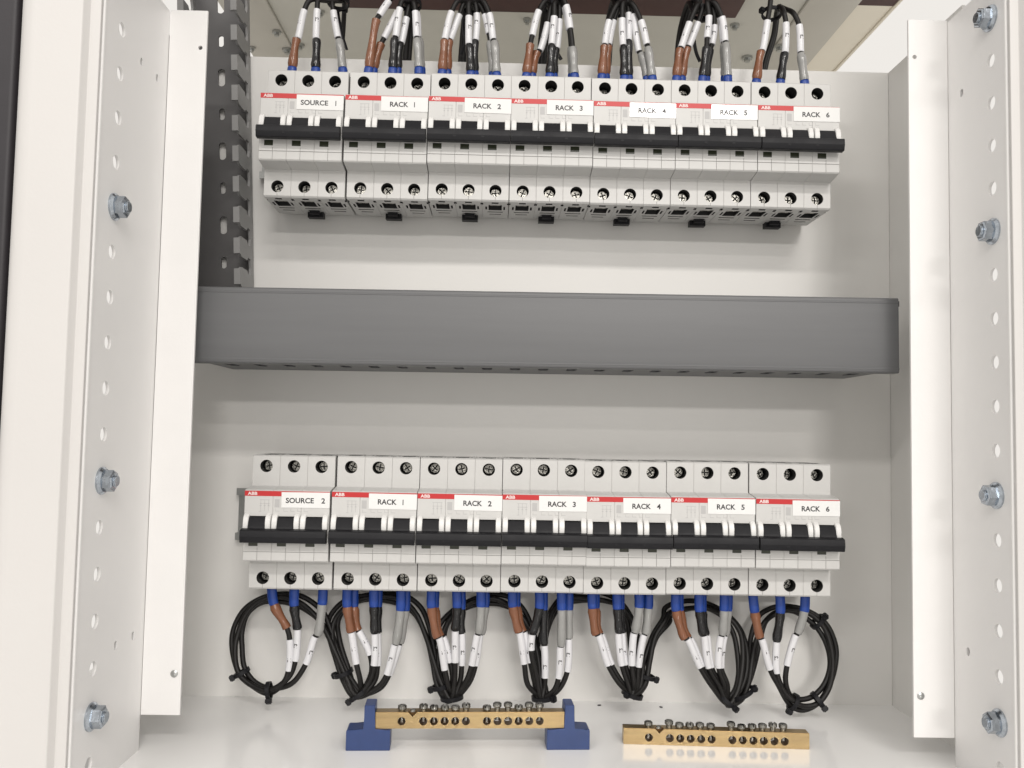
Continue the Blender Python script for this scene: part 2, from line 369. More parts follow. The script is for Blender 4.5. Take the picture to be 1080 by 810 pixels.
# ------------------------------------------------------------------ DIN rails
ZU = 249.6
def din(zc, x0, x1, label):
    bm = bmesh.new()
    pr = [(-7.6, 17.5), (-7.6, 12.7), (-1.2, 12.7), (-1.2, -12.7), (-7.6, -12.7), (-7.6, -17.5), (-6.5, -17.5), (-6.5, -13.8), (-.1, -13.8), (-.1, 13.8), (-6.5, 13.8), (-6.5, 17.5)]
    add_prism(bm, [(y - .0, z + zc) for y, z in pr], x0, x1)
    link('din_rail', finish(bm, 'din_rail', M['steel']), label=label, cat='din rail', group='breaker mounting rails')
din(0, -206.5, 187, 'galvanised top hat rail end sticking out left of the lower breaker row')
din(ZU, -199, 187.5, 'galvanised top hat rail behind the upper breaker row')

# ------------------------------------------------------------------ breaker
PW = 17.32
hw = PW / 2
YB = -8.2                       # back of the breaker housing
ysh, ymid = -51.0, -65.8
prof = [(YB, -42), (ysh + 1, -42), (ysh, -41), (ysh + .4, -24), (ymid + .8, -22.6), (ymid, -21.8), (ymid, 20.2), (ymid + .9, 21.0), (ysh + .4, 22.6), (ysh, 41.2), (ysh + 1, 42), (YB, 42), (YB, 21), (YB + 3.6, 21), (YB + 3.6, 17.7), (YB, 17.7), (YB, -17.9), (YB + 3.6, -17.9), (YB + 3.6, -21), (YB, -21)]
bm = bmesh.new(); add_prism(bm, prof, -hw, hw)
es = [e for e in bm.edges if abs(abs(e.verts[0].co.x) - hw) < .01 and abs(e.verts[0].co.x - e.verts[1].co.x) < .01 and min(e.verts[0].co.y, e.verts[1].co.y) < -20]
bmesh.ops.bevel(bm, geom=es, offset=.22, segments=1, affect='EDGES')
HOUS0 = finish(bm, 'h', [M['body'], M['inner'], M['seam']])
bm = bmesh.new()
for z in (35, -35): add_cyl(bm, (0, ysh - 2, z), (0, 1, 0), 3.95, 15, 28, 1)
for sg in (-1, 1):
    z0, z1 = sorted((sg * 38.4, sg * 44)); add_box(bm, -4.4, 4.4, -42, -29, sg * 39 if sg > 0 else -44, 44 if sg > 0 else -39, 1)
    for x in (-hw, hw): add_box(bm, x - .9, x + .9, -46.5, -42.5, 40.4 if sg > 0 else -44, 44 if sg > 0 else -40.4, 1)
    add_box(bm, -5.2, 5.2, -25, -23.4, 41 if sg > 0 else -44, 44 if sg > 0 else -41, 1)
    for x in (-6.6, 5.4): add_box(bm, x, x + 1.2, -38, -30.5, 40.6 if sg > 0 else -44, 44 if sg > 0 else -40.6, 1)
    add_box(bm, -2.2, 2.2, -48.2, -45.2, 40.8 if sg > 0 else -44, 44 if sg > 0 else -40.8, 1)
    add_box(bm, -4, 4, -19, -17.6, 41 if sg > 0 else -44, 44 if sg > 0 else -41, 1)
add_box(bm, -.13, .13, ysh - 2, ysh + .35, -44, -38.6, 2)
add_box(bm, -.13, .13, ymid - 2, ymid + .4, -25, -14.2, 2)
add_box(bm, -hw - 1, hw + 1, ymid - 2, ymid + .35, -16.9, -16.55, 2)
add_box(bm, -5.4, .2, ymid - 2, ymid + 1.6, -13.3, -9.7, 1)
add_box(bm, -5.1, 5.1, ymid - 2, ymid + 5, -8, 5, 1)
CUT = finish(bm, 'c', [M['body'], M['inner'], M['seam']])
HOUS = boolean(HOUS0, CUT); HOUS.name = 'pole_housing'
if len(HOUS.materials) == 0:
    for k in ('body', 'inner', 'seam'): HOUS.materials.append(M[k])
# terminal screw: cheese head with cross slot
bm = bmesh.new(); add_cyl(bm, (0, 0, 0), (0, 1, 0), 3.3, 3, 24); add_cyl(bm, (0, -.45, 0), (0, 1, 0), 2.9, .45, 24, r2=3.3)
A0 = finish(bm, 'sc', [M['screw'], M['inner']])
bm = bmesh.new(); add_box(bm, -2.6, 2.6, -1, 1.0, -.42, .42, 1); add_box(bm, -.42, .42, -1.01, .99, -2.0, 2.0, 1)
SCREW = boolean(A0, finish(bm, 'sk', [M['screw'], M['inner']])); SCREW.name = 'terminal_screw'
CAGE = box('clamp_plate', -3.4, 3.4, -40, -35.5, -.6, .6, M['screw'], .2, 1)
bm = bmesh.new()
for sg in (-1, 1):
    a = [(ymid + 2, 6.8), (ymid - 1.2, 6.3), (ymid - 3.0, 4.6), (ymid - 3.9, 1.5), (ymid - 3.9, -3.5), (ymid - 2.6, -6.5), (ymid + 2, -8.6)]
    x0, x1 = sorted((sg * 5.15, sg * 8.25)); add_prism(bm, a, x0, x1)
es = [e for e in bm.edges if abs(e.verts[0].co.x - e.verts[1].co.x) < .01 and min(e.verts[0].co.y, e.verts[1].co.y) < ymid - 1]
bmesh.ops.bevel(bm, geom=es, offset=.35, segments=2, affect='EDGES')
CHEEK = finish(bm, 'toggle_guard', M['cheek'], True)
bm = bmesh.new(); add_prism(bm, rounded_poly([(ymid + 3, 4.6), (ymid - 1.6, 4.4), (ymid - 4.6, -1), (ymid - 5.5, -4), (ymid - 5.5, -9), (ymid + 3, -7.8)], [0, 1, 1, .5, 0, 0], 3), -4.95, 4.95)
TOG = finish(bm, 'toggle', M['black'], True)
bm = bmesh.new(); add_prism(bm, rounded_poly([(ymid - 4.4, -2.0), (ymid - 8.6, -3.0), (ymid - 9.0, -6.8), (ymid - 8.2, -10.4), (ymid - 4.0, -10.6)], [.3, 1.0, .6, .8, .3], 3), -25.9, 25.9)
for x in (-8.75, 8.75): add_box(bm, x - .8, x + .8, ymid - 8.9, ymid - 7.6, -8.2, -7.2)
BAR = finish(bm, 'tie_bar', M['black'], True)
WIN = box('status_window', -5.3, .1, ymid + .3, ymid + 1.5, -13.2, -9.9, M['window'])
STRIPE = box('red_stripe', -26.05, 26.05, ymid - .12, ymid + .1, 17.2, 20.35, M['red'])
LABEL = box('name_label', -3.4, 26.2, ymid - .34, ymid - .14, 10.4, 19.9, M['label'], .06, 1)
LOGO = text_mesh('logo', 'ABB', -24.2, 17.75, 5.9, 2.0, ymid - .18, M['logo'])
bm = bmesh.new(); add_box(bm, -5.4, 5.4, -15, -9, -45.6, -42.05); add_box(bm, -3.2, 3.2, -19.5, -15, -44.4, -42.05)
CLIP = finish(bm, 'rail_clip', M['black'])
bm = bmesh.new()
def pr_rect(x0, x1, z0, z1): add_box(bm, x0, x1, ymid - .06, ymid + .05, z0, z1)
for x in (-16.2, -13.8, -11.4): pr_rect(x, x + .25, 8.0, 14.8); pr_rect(x - .5, x + .7, 11.2, 11.5)
pr_rect(-16.8, -10.6, 14.8, 15.1); pr_rect(-16.8, -10.6, 12.6, 12.85); pr_rect(-17.2, -15.6, 7.7, 8.0)
for x in (-7.2, -2.0, 2.2, 6.4, 10.4): pr_rect(x, x + 2.6, 8.0, 8.3); pr_rect(x, x + .25, 8.3, 9.7)
for x in (-7.6,): pr_rect(x, x + 3.0, 10.4, 15.4); 
PRINT = finish(bm, 'face_print', M['print_'])
TXTM = {}
NAMES_U = ['SOURCE 1'] + ['RACK %d' % i for i in range(1, 7)]
NAMES_L = ['SOURCE 2'] + ['RACK %d' % i for i in range(1, 7)]
OFF_L = [-.3, .5, .4, .3, .1, 0, -.1]; OFF_U = [-.5, .35, .3, .3, .2, .1, 0]
XC = {}
ORD = ['leftmost', 'second from left', 'third from left', 'middle', 'third from right', 'second from right', 'rightmost']
for row, (zc, names, offs) in enumerate(((0, NAMES_L, OFF_L), (ZU, NAMES_U, OFF_U))):
    for i, nm in enumerate(names):
        xc = -157.5 + 52.5 * i + offs[i] + (.8 if row else 0); XC[row, i] = xc
        t = thing('circuit_breaker', '%s three-pole breaker in the %s row, labelled %s' % (ORD[i], ('lower', 'upper')[row], nm), 'circuit breaker', 'three-pole breakers in two rows',
                  loc=(xc, random.uniform(-.25, .25), zc + random.uniform(-.3, .3)), rot=(0, random.uniform(-.004, .004), random.uniform(-.003, .003)))
        for p in (-1, 0, 1):
            h = link('pole_housing', HOUS, t, (p * 17.38, 0, 0))
            for z in (35, -35):
                link('terminal_screw', SCREW, h, (0, ysh + (9.0 if row and z > 0 else 5.9 if row else 8.4) + random.uniform(-.9, 1.6), z), (0, random.uniform(0, 3.14), 0))
                link('clamp_plate', CAGE, h, (0, 0, z + (5.2 if z > 0 else -5.2)))
            link('toggle_guard', CHEEK, h); link('status_window', WIN, h)
            link('toggle', TOG, t, (p * 17.38, 0, 0))
        link('tie_bar', BAR, t)
        st = link('red_stripe', STRIPE, t); link('logo', LOGO, st)
        lb = link('name_label', LABEL, t, (0, 0, random.uniform(-.2, .2)), (0, random.uniform(-.006, .006), 0))
        a, b = nm.split(' ')
        if nm not in TXTM:
            big = a == 'SOURCE'
            x0 = -.7 if big else 2.2
            g = bmesh.new()
            for s, xx, wd in ((a, x0, 17.2 if big else 11.6), (b, x0 + (21.8 if big else 15.2), text_geo(b)[2] * 3.5)):
                vs, ps, _ = text_geo(s); V = [g.verts.new((xx + u * wd, ymid - .37, 13.2 + v * 3.3)) for u, v in vs]
                for q in ps:
                    try: g.faces.new([V[k] for k in q])
                    except ValueError: pass
            TXTM[nm] = finish(g, 'label_text', M['ink'], recalc=False)
        link('label_text', TXTM[nm], lb)
        link('face_print', PRINT, t); link('rail_clip', CLIP, t)

# ------------------------------------------------------------------ wires
WR = 1.74
PH = ('brown', 'black', 'grey')
def sub(samples, i0, i1): return samples[i0:i1 + 1]
def marker_print(pts, s, r, flip=False):
    """characters wrapped on the sleeve, reading along it"""
    n = len(pts); mid = n // 2; P = Vector(pts[mid]); T = (Vector(pts[min(mid + 1, n - 1)]) - Vector(pts[max(mid - 1, 0)])).normalized()
    if T.z < 0: T = -T
    F = Vector((0, -1, 0)); F = (F - T * F.dot(T)).normalized(); Rr = T.cross(F)
    vs, ps, asp = text_geo(s); bm = bmesh.new(); ht = 2.3; wd = ht * asp; a0 = random.uniform(-.5, .5); s0 = random.uniform(-2.5, 2.5)
    V = []
    for u, v in vs:
        th = a0 + ((v - .5) * ht) / r; al = s0 + (u - .5) * wd
        V.append(bm.verts.new(P + T * al + (F * math.cos(th) + Rr * math.sin(th)) * (r + .06)))
    for q in ps:
        try: bm.faces.new([V[k] for k in q])
        except ValueError: pass
    return finish(bm, 'marker_text', M['ink'], recalc=False)
def termination(t, samp, idx, k0, phase, rev, wid=1.0):
    """key points k0..k0+4 = lug start, lug end, shrink end, marker start, marker end (reversed when rev)"""
    ks = [k0 + j for j in range(5)] if not rev else [k0 - j for j in range(5)]
    def seg(a, b):
        i, j = sorted((idx[ks[a]], idx[ks[b]])); s = samp[i:j + 1]
        return s if not rev else s[::-1]
    def mk(name, s, rad, mt, n=14, flat=1):
        bm = bmesh.new(); tube(bm, s, rad, n, flat=flat); return link(name, finish(bm, name, mt, True), t)
    s = seg(0, 1); mk('lug_sleeve', s, [2.95 + (.25 if 0 < i < len(s) - 1 else 0) for i in range(len(s))], M['lug'], 12, .8)
    s = seg(1, 2); L = len(s)
    mk('heat_shrink', s, [(3.2 - .6 * (i / (L - 1)) + .3 * math.sin(i * 1.1 + phase + rev) + random.uniform(-.08, .08)) * (.86 if i in (0,) else 1) for i in range(L)], M['shrink_' + PH[phase]], 14)
    s = seg(3, 4); mo = mk('marker_sleeve', s, [2.36] * len(s), M['marker'], 14)
    link('marker_text', marker_print(s, 'L%d' % (phase + 1), 2.36), mo)

REG = {0: (240, 615, .16055), 1: (335, 615, .16055), 2: (430, 615, .16055), 3: (520, 615, .16055), 4: (605, 615, .16055), 5: (690, 620, .16055), 6: (780, 620, .16055)}
def px(r, p, Y): ox, oy, s = REG[r]; return onY(ox + p[0] * s, oy + p[1] * s, Y)
# lower row: rack -> phase -> {in, out}: lug0 lug1 shrink marker0 marker1 tail...
def T_(*p): return list(p)
LOW = {
 0: {'out': [T_((288, 20), (305, 140), (390, 295), (408, 370), (400, 575), (370, 650)), T_((440, 20), (437, 150), (460, 300), (460, 305), (445, 510), (400, 620)), T_((628, 20), (622, 140), (590, 340), (575, 350), (515, 530), (420, 660))]},
 1: {'in': [T_((195, 20), (195, 155), (220, 320), (222, 325), (255, 530), (280, 640)), T_((372, 20), (370, 155), (375, 328), (376, 333), (372, 540), (345, 640)), T_((550, 20), (545, 180), (512, 400), (508, 405), (455, 600), (400, 680))],
     'out': [T_((238, 20), (238, 155), (265, 310), (272, 318), (345, 470), (350, 600)), T_((397, 20), (393, 155), (394, 326), (394, 332), (394, 540), (370, 650)), T_((578, 20), (574, 180), (540, 395), (536, 405), (470, 600), (410, 690))]},
 2: {'in': [T_((158, 30), (158, 160), (195, 355), (206, 360), (245, 570), (270, 680)), T_((322, 30), (325, 160), (312, 310), (312, 315), (312, 520), (308, 640)), T_((482, 30), (482, 155), (465, 330), (458, 340), (420, 540), (380, 650))],
     'out': [T_((178, 30), (176, 160), (215, 350), (232, 358), (280, 520), (295, 640)), T_((350, 30), (350, 170), (352, 330), (355, 335), (355, 540), (340, 660)), T_((506, 30), (506, 155), (480, 335), (476, 340), (445, 540), (400, 660))]},
 3: {'in': [T_((130, 30), (132, 155), (170, 320), (174, 325), (205, 530), (235, 680)), T_((305, 30), (305, 165), (258, 330), (256, 338), (250, 440), (290, 640)), T_((450, 35), (452, 175), (446, 415), (443, 420), (430, 625), (395, 710))],
     'out': [T_((150, 30), (152, 155), (196, 318), (204, 325), (245, 520), (280, 680)), T_((328, 30), (330, 175), (335, 400), (338, 412), (342, 622), (335, 700)), T_((496, 35), (497, 175), (497, 365), (497, 370), (488, 580), (430, 700))]},
 4: {'in': [T_((122, 40), (125, 165), (148, 335), (162, 342), (228, 540), (310, 670)), T_((286, 40), (288, 170), (298, 325), (296, 330), (318, 540), (360, 670)), T_((430, 40), (430, 160), (402, 325), (397, 330), (383, 540), (395, 680))],
     'out': [T_((140, 40), (142, 165), (168, 332), (180, 340), (248, 535), (330, 670)), T_((304, 40), (304, 170), (318, 325), (318, 330), (340, 535), (380, 670)), T_((492, 40), (490, 165), (470, 335), (462, 342), (425, 550), (415, 690))]},
 5: {'in': [T_((142, 25), (145, 150), (200, 330), (217, 337), (302, 522), (390, 660)), T_((296, 25), (298, 155), (324, 310), (328, 315), (360, 525), (430, 650)), T_((462, 25), (460, 150), (446, 310), (440, 318), (424, 525), (460, 640))],
     'out': [T_((162, 25), (166, 150), (220, 326), (234, 334), (318, 515), (410, 660)), T_((314, 25), (314, 155), (338, 308), (344, 314), (376, 522), (450, 650)), T_((486, 25), (482, 150), (464, 308), (460, 316), (440, 524), (480, 640))]},
 6: {'in': [T_((86, 30), (100, 160), (135, 325), (145, 335), (200, 535), (255, 640)), T_((265, 30), (268, 165), (243, 350), (243, 355), (245, 560), (300, 690)), T_((432, 35), (425, 155), (380, 300), (370, 310), (312, 510), (303, 620))]},
}
# way of the bundle from rack j to rack j+1: (region, point, Y)
LOOP = {
 0: [(0, (275, 708), -33), (0, (170, 668), -30), (0, (85, 575), -27), (0, (58, 430), -24), (0, (66, 320), -21), (0, (118, 195), -19), (0, (210, 120), -18), (0, (330, 96), -17), (0, (470, 120), -17), (0, (600, 215), -18), (1, (60, 300), -20), (1, (120, 460), -24), (1, (190, 630), -29), (1, (262, 735), -34)],
 1: [(1, (262, 735), -34), (1, (175, 560), -26), (1, (110, 380), -20), (1, (105, 250), -15), (1, (175, 150), -14), (1, (300, 100), -13), (1, (440, 92), -13), (1, (560, 115), -14), (2, (60, 185), -16), (2, (130, 340), -20), (2, (175, 520), -25), (2, (215, 660), -30), (2, (285, 765), -34)],
 2: [(2, (285, 765), -34), (2, (215, 600), -26), (2, (205, 430), -20), (2, (235, 290), -16), (2, (300, 200), -14), (2, (420, 130), -13), (2, (560, 105), -13), (2, (660, 130), -14), (3, (180, 190), -17), (3, (245, 310), -21), (3, (285, 480), -25), (3, (305, 640), -30), (3, (320, 760), -34)],
 3: [(3, (320, 760), -34), (3, (300, 600), -26), (3, (320, 430), -20), (3, (350, 300), -16), (3, (400, 180), -14), (3, (480, 105), -13), (3, (600, 85), -13), (4, (200, 100), -14), (4, (300, 140), -17), (4, (370, 240), -21), (4, (405, 400), -26), (4, (420, 580), -30), (4, (385, 735), -34)],
 4: [(4, (385, 735), -34), (4, (455, 660), -28), (4, (490, 500), -22), (4, (535, 350), -17), (4, (610, 240), -15), (5, (90, 165), -14), (5, (220, 120), -13), (5, (350, 125), -14), (5, (470, 185), -16), (5, (550, 290), -19), (5, (580, 430), -23), (5, (575, 580), -28), (5, (540, 690), -32), (5, (480, 755), -34)],
 5: [(5, (480, 755), -34), (5, (560, 720), -31), (5, (615, 620), -26), (5, (645, 480), -21), (5, (668, 340), -18), (6, (160, 205), -16), (6, (250, 148), -15), (6, (350, 140), -15), (6, (450, 175), -17), (6, (545, 255), -20), (6, (605, 390), -24), (6, (612, 520), -27), (6, (575, 650), -30), (6, (500, 745), -32), (6, (410, 772), -33), (6, (345, 745), -34)],
}
OFFN = (-2.5, .1, 2.3); OFFD = (1.2, -2.0, 1.6)
NML = ['SOURCE 2'] + NAMES_L[1:]
for j in range(6):
    for ph in range(3):
        o_ = LOW[j]['out'][ph]; i_ = LOW[j + 1]['in'][ph]
        dyo = 0 if j == 0 else 4.2
        YL = -35.6
        P = [px(j, p, YL + dyo * (1 - .1 * k)) for k, p in enumerate(o_)]
        C = [px(r, p, Y) for r, p, Y in LOOP[j]]
        n = len(C)
        for k in range(n):
            tg = (C[min(k + 1, n - 1)] - C[max(k - 1, 0)]).normalized(); nr = Vector((tg.z, 0, -tg.x))
            sc = 1.0 if 0 < k < n - 1 else .85
            wob = 1.1 * math.sin(k * 1.3 + j + ph * 2)
            P.append(C[k] + nr * (OFFN[ph] + wob) * sc + Vector((0, OFFD[ph], 0)))
        Q = [px(j + 1, p, YL) for k, p in enumerate(i_)]
        P += Q[::-1]
        samp, idx = catmull(P, 7)
        nm = ('lower SOURCE 2' if j == 0 else 'lower RACK %d' % j, 'RACK %d' % (j + 1))
        t = thing('jumper_wire', '%s-sleeved jumper wire looping below the %s lower breaker (%s)' % (PH[ph], ORD[j], nm[0][6:]), 'wire', 'jumper wires looping below the lower breakers')
        bm = bmesh.new(); tube(bm, samp, WR, 10); link('wire', finish(bm, 'wire', M['wire'], True), t)
        termination(t, samp, idx, 0, ph, False); termination(t, samp, idx, len(P) - 1, ph, True)

# upper row
REG.update({'u0': (280, 0, .0988), 'u1': (360, 0, .0988), 'u2': (440, 0, .10496), 'u3': (530, 0, .10493), 'u4': (610, 0, .10493), 'u5': (690, 0, .10493), 'u6': (780, 0, .1111)})
UP = {  # rack: list of (phase, side, points)   last point = where the wire leaves towards the bundle
 0: [(0, 'A', ((280, 790), (290, 690), (332, 425), (345, 415), (415, 110), (480, 0))), (1, 'A', ((535, 790), (537, 700), (545, 430), (541, 420), (552, 105), (570, 0))), (2, 'B', ((828, 790), (820, 700), (785, 430), (775, 405), (725, 120), (720, 20)))],
 1: [(0, 'A', ((285, 800), (300, 690), (375, 215), (405, 165), (510, 10), (590, -60))), (0, 'B', ((335, 800), (348, 700), (425, 470), (455, 410), (600, 130), (660, 0))), (1, 'A', ((548, 800), (552, 700), (570, 420), (578, 395), (625, 90), (660, 0))), (1, 'B', ((592, 800), (602, 700), (625, 480), (640, 460), (695, 190), (720, 60))), (2, 'A', ((830, 800), (828, 690), (810, 420), (805, 400), (790, 125), (770, 20))), (2, 'B', ((850, 800), (848, 690), (830, 420), (822, 400), (805, 140), (760, 40)))],
 2: [(0, 'A', ((250, 800), (255, 665), (275, 415), (277, 400), (345, 120), (420, 0))), (0, 'B', ((300, 800), (300, 665), (322, 415), (330, 400), (425, 150), (480, 20))), (1, 'A', ((540, 800), (540, 685), (525, 460), (520, 450), (520, 165), (525, 20))), (1, 'B', ((575, 800), (572, 685), (580, 420), (585, 410), (600, 140), (575, 20))), (2, 'A', ((800, 800), (795, 700), (775, 420), (765, 400), (725, 140), (650, 0))), (2, 'B', ((765, 800), (762, 700), (735, 420), (722, 340), (680, 150), (610, 20)))],
 3: [(0, 'A', ((240, 820), (245, 705), (280, 450), (298, 360), (365, 110), (440, 0))), (0, 'B', ((290, 820), (298, 705), (348, 530), (375, 510), (455, 235), (490, 60))), (1, 'A', ((475, 820), (478, 710), (495, 470), (495, 450), (520, 170), (530, 20))), (1, 'B', ((510, 820), (512, 710), (535, 500), (545, 490), (572, 200), (565, 40))), (2, 'A', ((725, 820), (720, 710), (705, 480), (682, 290), (640, 60), (590, -40))), (2, 'B', ((705, 820), (700, 712), (690, 480), (672, 300), (625, 80), (580, -30)))],
 4: [(0, 'A', ((235, 830), (240, 715), (262, 470), (266, 450), (310, 210), (400, 30))), (0, 'B', ((270, 830), (275, 715), (300, 470), (305, 450), (355, 210), (430, 40))), (1, 'A', ((465, 830), (462, 735), (455, 480), (450, 460), (440, 190), (455, 20))), (1, 'B', ((505, 830), (502, 735), (505, 420), (505, 410), (505, 135), (490, 0))), (2, 'A', ((745, 830), (738, 740), (700, 480), (690, 450), (630, 210), (530, 30))), (2, 'B', ((700, 830), (685, 745), (630, 540), (610, 520), (550, 150), (510, 20)))],
 5: [(0, 'A', ((225, 840), (228, 740), (258, 500), (270, 480), (355, 230), (440, 40))), (0, 'B', ((270, 840), (278, 740), (332, 490), (345, 470), (440, 230), (490, 60))), (1, 'A', ((485, 840), (492, 740), (525, 480), (532, 385), (550, 165), (530, 20))), (1, 'B', ((515, 840), (522, 745), (560, 500), (578, 450), (605, 260), (570, 60))), (2, 'A', ((740, 840), (735, 735), (718, 440), (714, 420), (680, 175), (590, 20))), (2, 'B', ((715, 840), (712, 735), (700, 450), (696, 425), (660, 185), (570, 30)))],
 6: [(0, 'A', ((155, 840), (165, 722), (203, 495), (215, 485), (265, 200), (295, 0))), (1, 'C', ((385, 840), (392, 725), (428, 512), (432, 505), (440, 220), (420, 115))), (2, 'D', ((622, 840), (612, 735), (583, 512), (580, 500), (565, 240), (515, 130)))],
}
BX = {0: 355, 1: 432, 2: 497, 3: 586, 4: 659, 5: 742, 6: 814}
for r in range(7):
    b0 = onY(BX[r], 4, -28)
    for n_, (ph, side, pts) in enumerate(UP[r]):
        YL = -35.6 + (4.2 if side == 'B' else 0)
        P = [px('u%d' % r, p, YL + k * .8) for k, p in enumerate(pts)]
        P[1] = P[1].lerp(P[0], .3)
        jx, jy = ((n_ % 3) - 1) * 3.3, (n_ // 3) * 3.4
        if side == 'A':
            if r == 6: P += [onY(813.5, -40, -28), Vector((b0.x + 2, -20, 400)), Vector((b0.x + 2, -18, 416.5))]
            else: P += [Vector((b0.x + jx, -26 + jy, 352)), Vector((b0.x + jx * .9, -22 + jy, 378)), Vector((b0.x + jx * 1.1, -16 + jy, 416.5))]
        elif side == 'B':
            P += [Vector((b0.x + jx, -21 + jy, 354)), Vector((b0.x + jx * .9 - 2, -6 + jy, 368)), Vector((b0.x + jx * .7 - 5, 13 + jy * .4, 356)), Vector((b0.x + jx * .7 - 7, 17 + jy * .4, 325)), Vector((b0.x + jx * .7 - 8, 16 + jy * .4, 270)), Vector((b0.x + jx - 8, 16, 225))]
        else:
            d = 3.2 if side == 'D' else 0
            mid = [(375, 62, -16), (348, 130, 2), (322, 330, 10), (240, 610, 12)]
            if side == 'D': P.append(px('u6', (440, 88), -22))
            for a, b, Y in mid: P.append(px('u6', (a + d * 4, b + d * 3), Y + d))
            e = P[-1]; P += [Vector((e.x - 6, 14 + d, 280)), Vector((e.x - 8, 14 + d, 225))]
        samp, idx = catmull(P, 7)
        dup = len([q for q in UP[r] if q[0] == ph]) > 1
        pos = {'A': 'running up to the roof', 'B': 'bending back behind the panel', 'C': 'arching over behind the panel', 'D': 'arching over behind the panel'}[side]
        t = thing('feed_wire', '%s-sleeved wire atop the %s upper breaker %s, %s' % (PH[ph], ORD[r], NAMES_U[r], pos), 'wire', 'wires rising from the upper breakers')
        bm = bmesh.new(); tube(bm, samp, WR, 10); link('wire', finish(bm, 'wire', M['wire'], True), t)
        termination(t, samp, idx, 0, ph, False)

# ------------------------------------------------------------------ cable ties
def tie(c, axis, r, label, tail=None, headdir=None):
    c = Vector(c); axis = Vector(axis).normalized(); q = Vector((0, 0, 1)).rotation_difference(axis)
    t = thing('cable_tie', label, 'cable tie', 'black cable ties', loc=c)
    bm = bmesh.new(); n = 24; rings = []
    for i in range(n):
        a = 2 * math.pi * i / n; d = Vector((math.cos(a), math.sin(a), 0))
        rings.append([bm.verts.new(q @ (d * rr + Vector((0, 0, zz)))) for rr, zz in ((r, -1.3), (r + 1.1, -1.3), (r + 1.1, 1.3), (r, 1.3))])
    for i in range(n):
        for k in range(4): bm.faces.new((rings[i][k], rings[i][(k + 1) % 4], rings[(i + 1) % n][(k + 1) % 4], rings[(i + 1) % n][k]))
    link('band', finish(bm, 'band', M['black'], True), t)
    h = Vector(headdir or (0, -.4, -1)); h = (h - axis * h.dot(axis)).normalized()
    Mx = Matrix((h, axis.cross(h), axis)).transposed()
    bm = bmesh.new(); add_box(bm, r + .2, r + 3.7, -1.9, 1.9, -2.0, 2.0)
    bmesh.ops.bevel(bm, geom=list(bm.edges), offset=.6, segments=2, affect='EDGES')
    bmesh.ops.transform(bm, matrix=Mx.to_4x4(), verts=bm.verts)
    link('head', finish(bm, 'head', M['black'], True), t)
    if tail:
        bm = bmesh.new(); s, _ = catmull([Vector(p) - c for p in tail], 6); tube(bm, s, 1.3, 6, flat=.5); link('tail', finish(bm, 'tail', M['black']), t)
tie(px(0, (272, 706), -33), (1, 0, .12), 4.6, 'black cable tie at the bottom of the leftmost wire loop', headdir=(.1, -.5, -1))
tie(px(0, (92, 588), -27), (.55, 0, -1), 4.6, 'black cable tie on the left side of the leftmost wire loop', headdir=(-1, -.4, -.5))
tie(px(1, (268, 728), -33), (.7, 0, -.9), 6.0, 'black cable tie gathering the wires below second from left lower breaker RACK 1', headdir=(-.5, -.3, -1))
tie(px(1, (170, 590), -27), (.4, 0, -1), 5.4, 'black cable tie on the sloping bundle left of the wires under lower RACK 1', headdir=(-.6, .3, -.4))
tie(px(2, (218, 676), -30), (.3, 0, -1), 5.2, 'black cable tie on the bundle left of third from left lower breaker RACK 2 wires', headdir=(-1, -.3, -.2))
tie(px(2, (290, 750), -33), (.1, 0, -1), 6.4, 'black cable tie at the foot of the third from left lower breaker RACK 2 wires', headdir=(0, .6, -.6))
tie(px(3, (330, 750), -33), (.1, 0, -1), 6.6, 'black cable tie at the foot of the middle lower breaker RACK 3 wires', headdir=(.6, -.5, -.6))
tie(px(4, (385, 730), -33), (-.3, 0, -1), 6.0, 'black cable tie at the foot of the third from right lower breaker RACK 4 wires', headdir=(-.6, -.4, -1))
tie(px(4, (478, 610), -26), (.3, 0, 1), 5.0, 'black cable tie on the bundle right of third from right lower breaker RACK 4 wires', headdir=(1, -.3, -.3))
tie(px(5, (480, 745), -33), (.4, 0, .5), 6.0, 'black cable tie at the foot of the second from right lower breaker RACK 5 wires', headdir=(-.5, -.3, -1))
tie(px(5, (572, 690), -31), (-.4, 0, .8), 7.4, 'black cable tie on the thick bundle right of the wires under lower RACK 5', headdir=(1, -.3, -.3))
tie(px(6, (352, 750), -33), (.9, 0, -.5), 4.8, 'black cable tie at the lower left of the rightmost wire loop', headdir=(-.5, -.3, -1))
tie(px(6, (512, 735), -32), (.8, 0, .6), 4.8, 'black cable tie at the lower right of the rightmost wire loop', headdir=(.1, -.5, -1))
tie(px(6, (512, 222), -19), (.8, 0, -.7), 4.8, 'black cable tie at the upper right of the rightmost wire loop', headdir=(.5, -.5, .6))
for r in range(7):
    b0 = onY(BX[r], 4, -28)
    if r == 6:
        tie(px('u6', (305, 130), -14), (.1, .2, 1), 6.0, 'black cable tie above the rightmost upper breaker', headdir=(-1, -.3, 0)); continue
    tl = {0: [(775, 100), (815, 350), (868, 530)], 2: [(470, 200), (478, 440), (440, 560)], 3: [(430, 300), (520, 480), (590, 600)], 5: [(400, 330), (420, 520), (460, 620)]}.get(r)
    tl = [px('u%d' % r, p, -12) for p in tl] if tl else None
    if tl: tl = [Vector((b0.x, -14, 350))] + tl
    tie((b0.x, -22, 352), (0, .15, 1), 6.6, 'black cable tie bundling the wires above the %s upper breaker %s' % (ORD[r], NAMES_U[r]), tl, headdir=(.3, .8, 0))

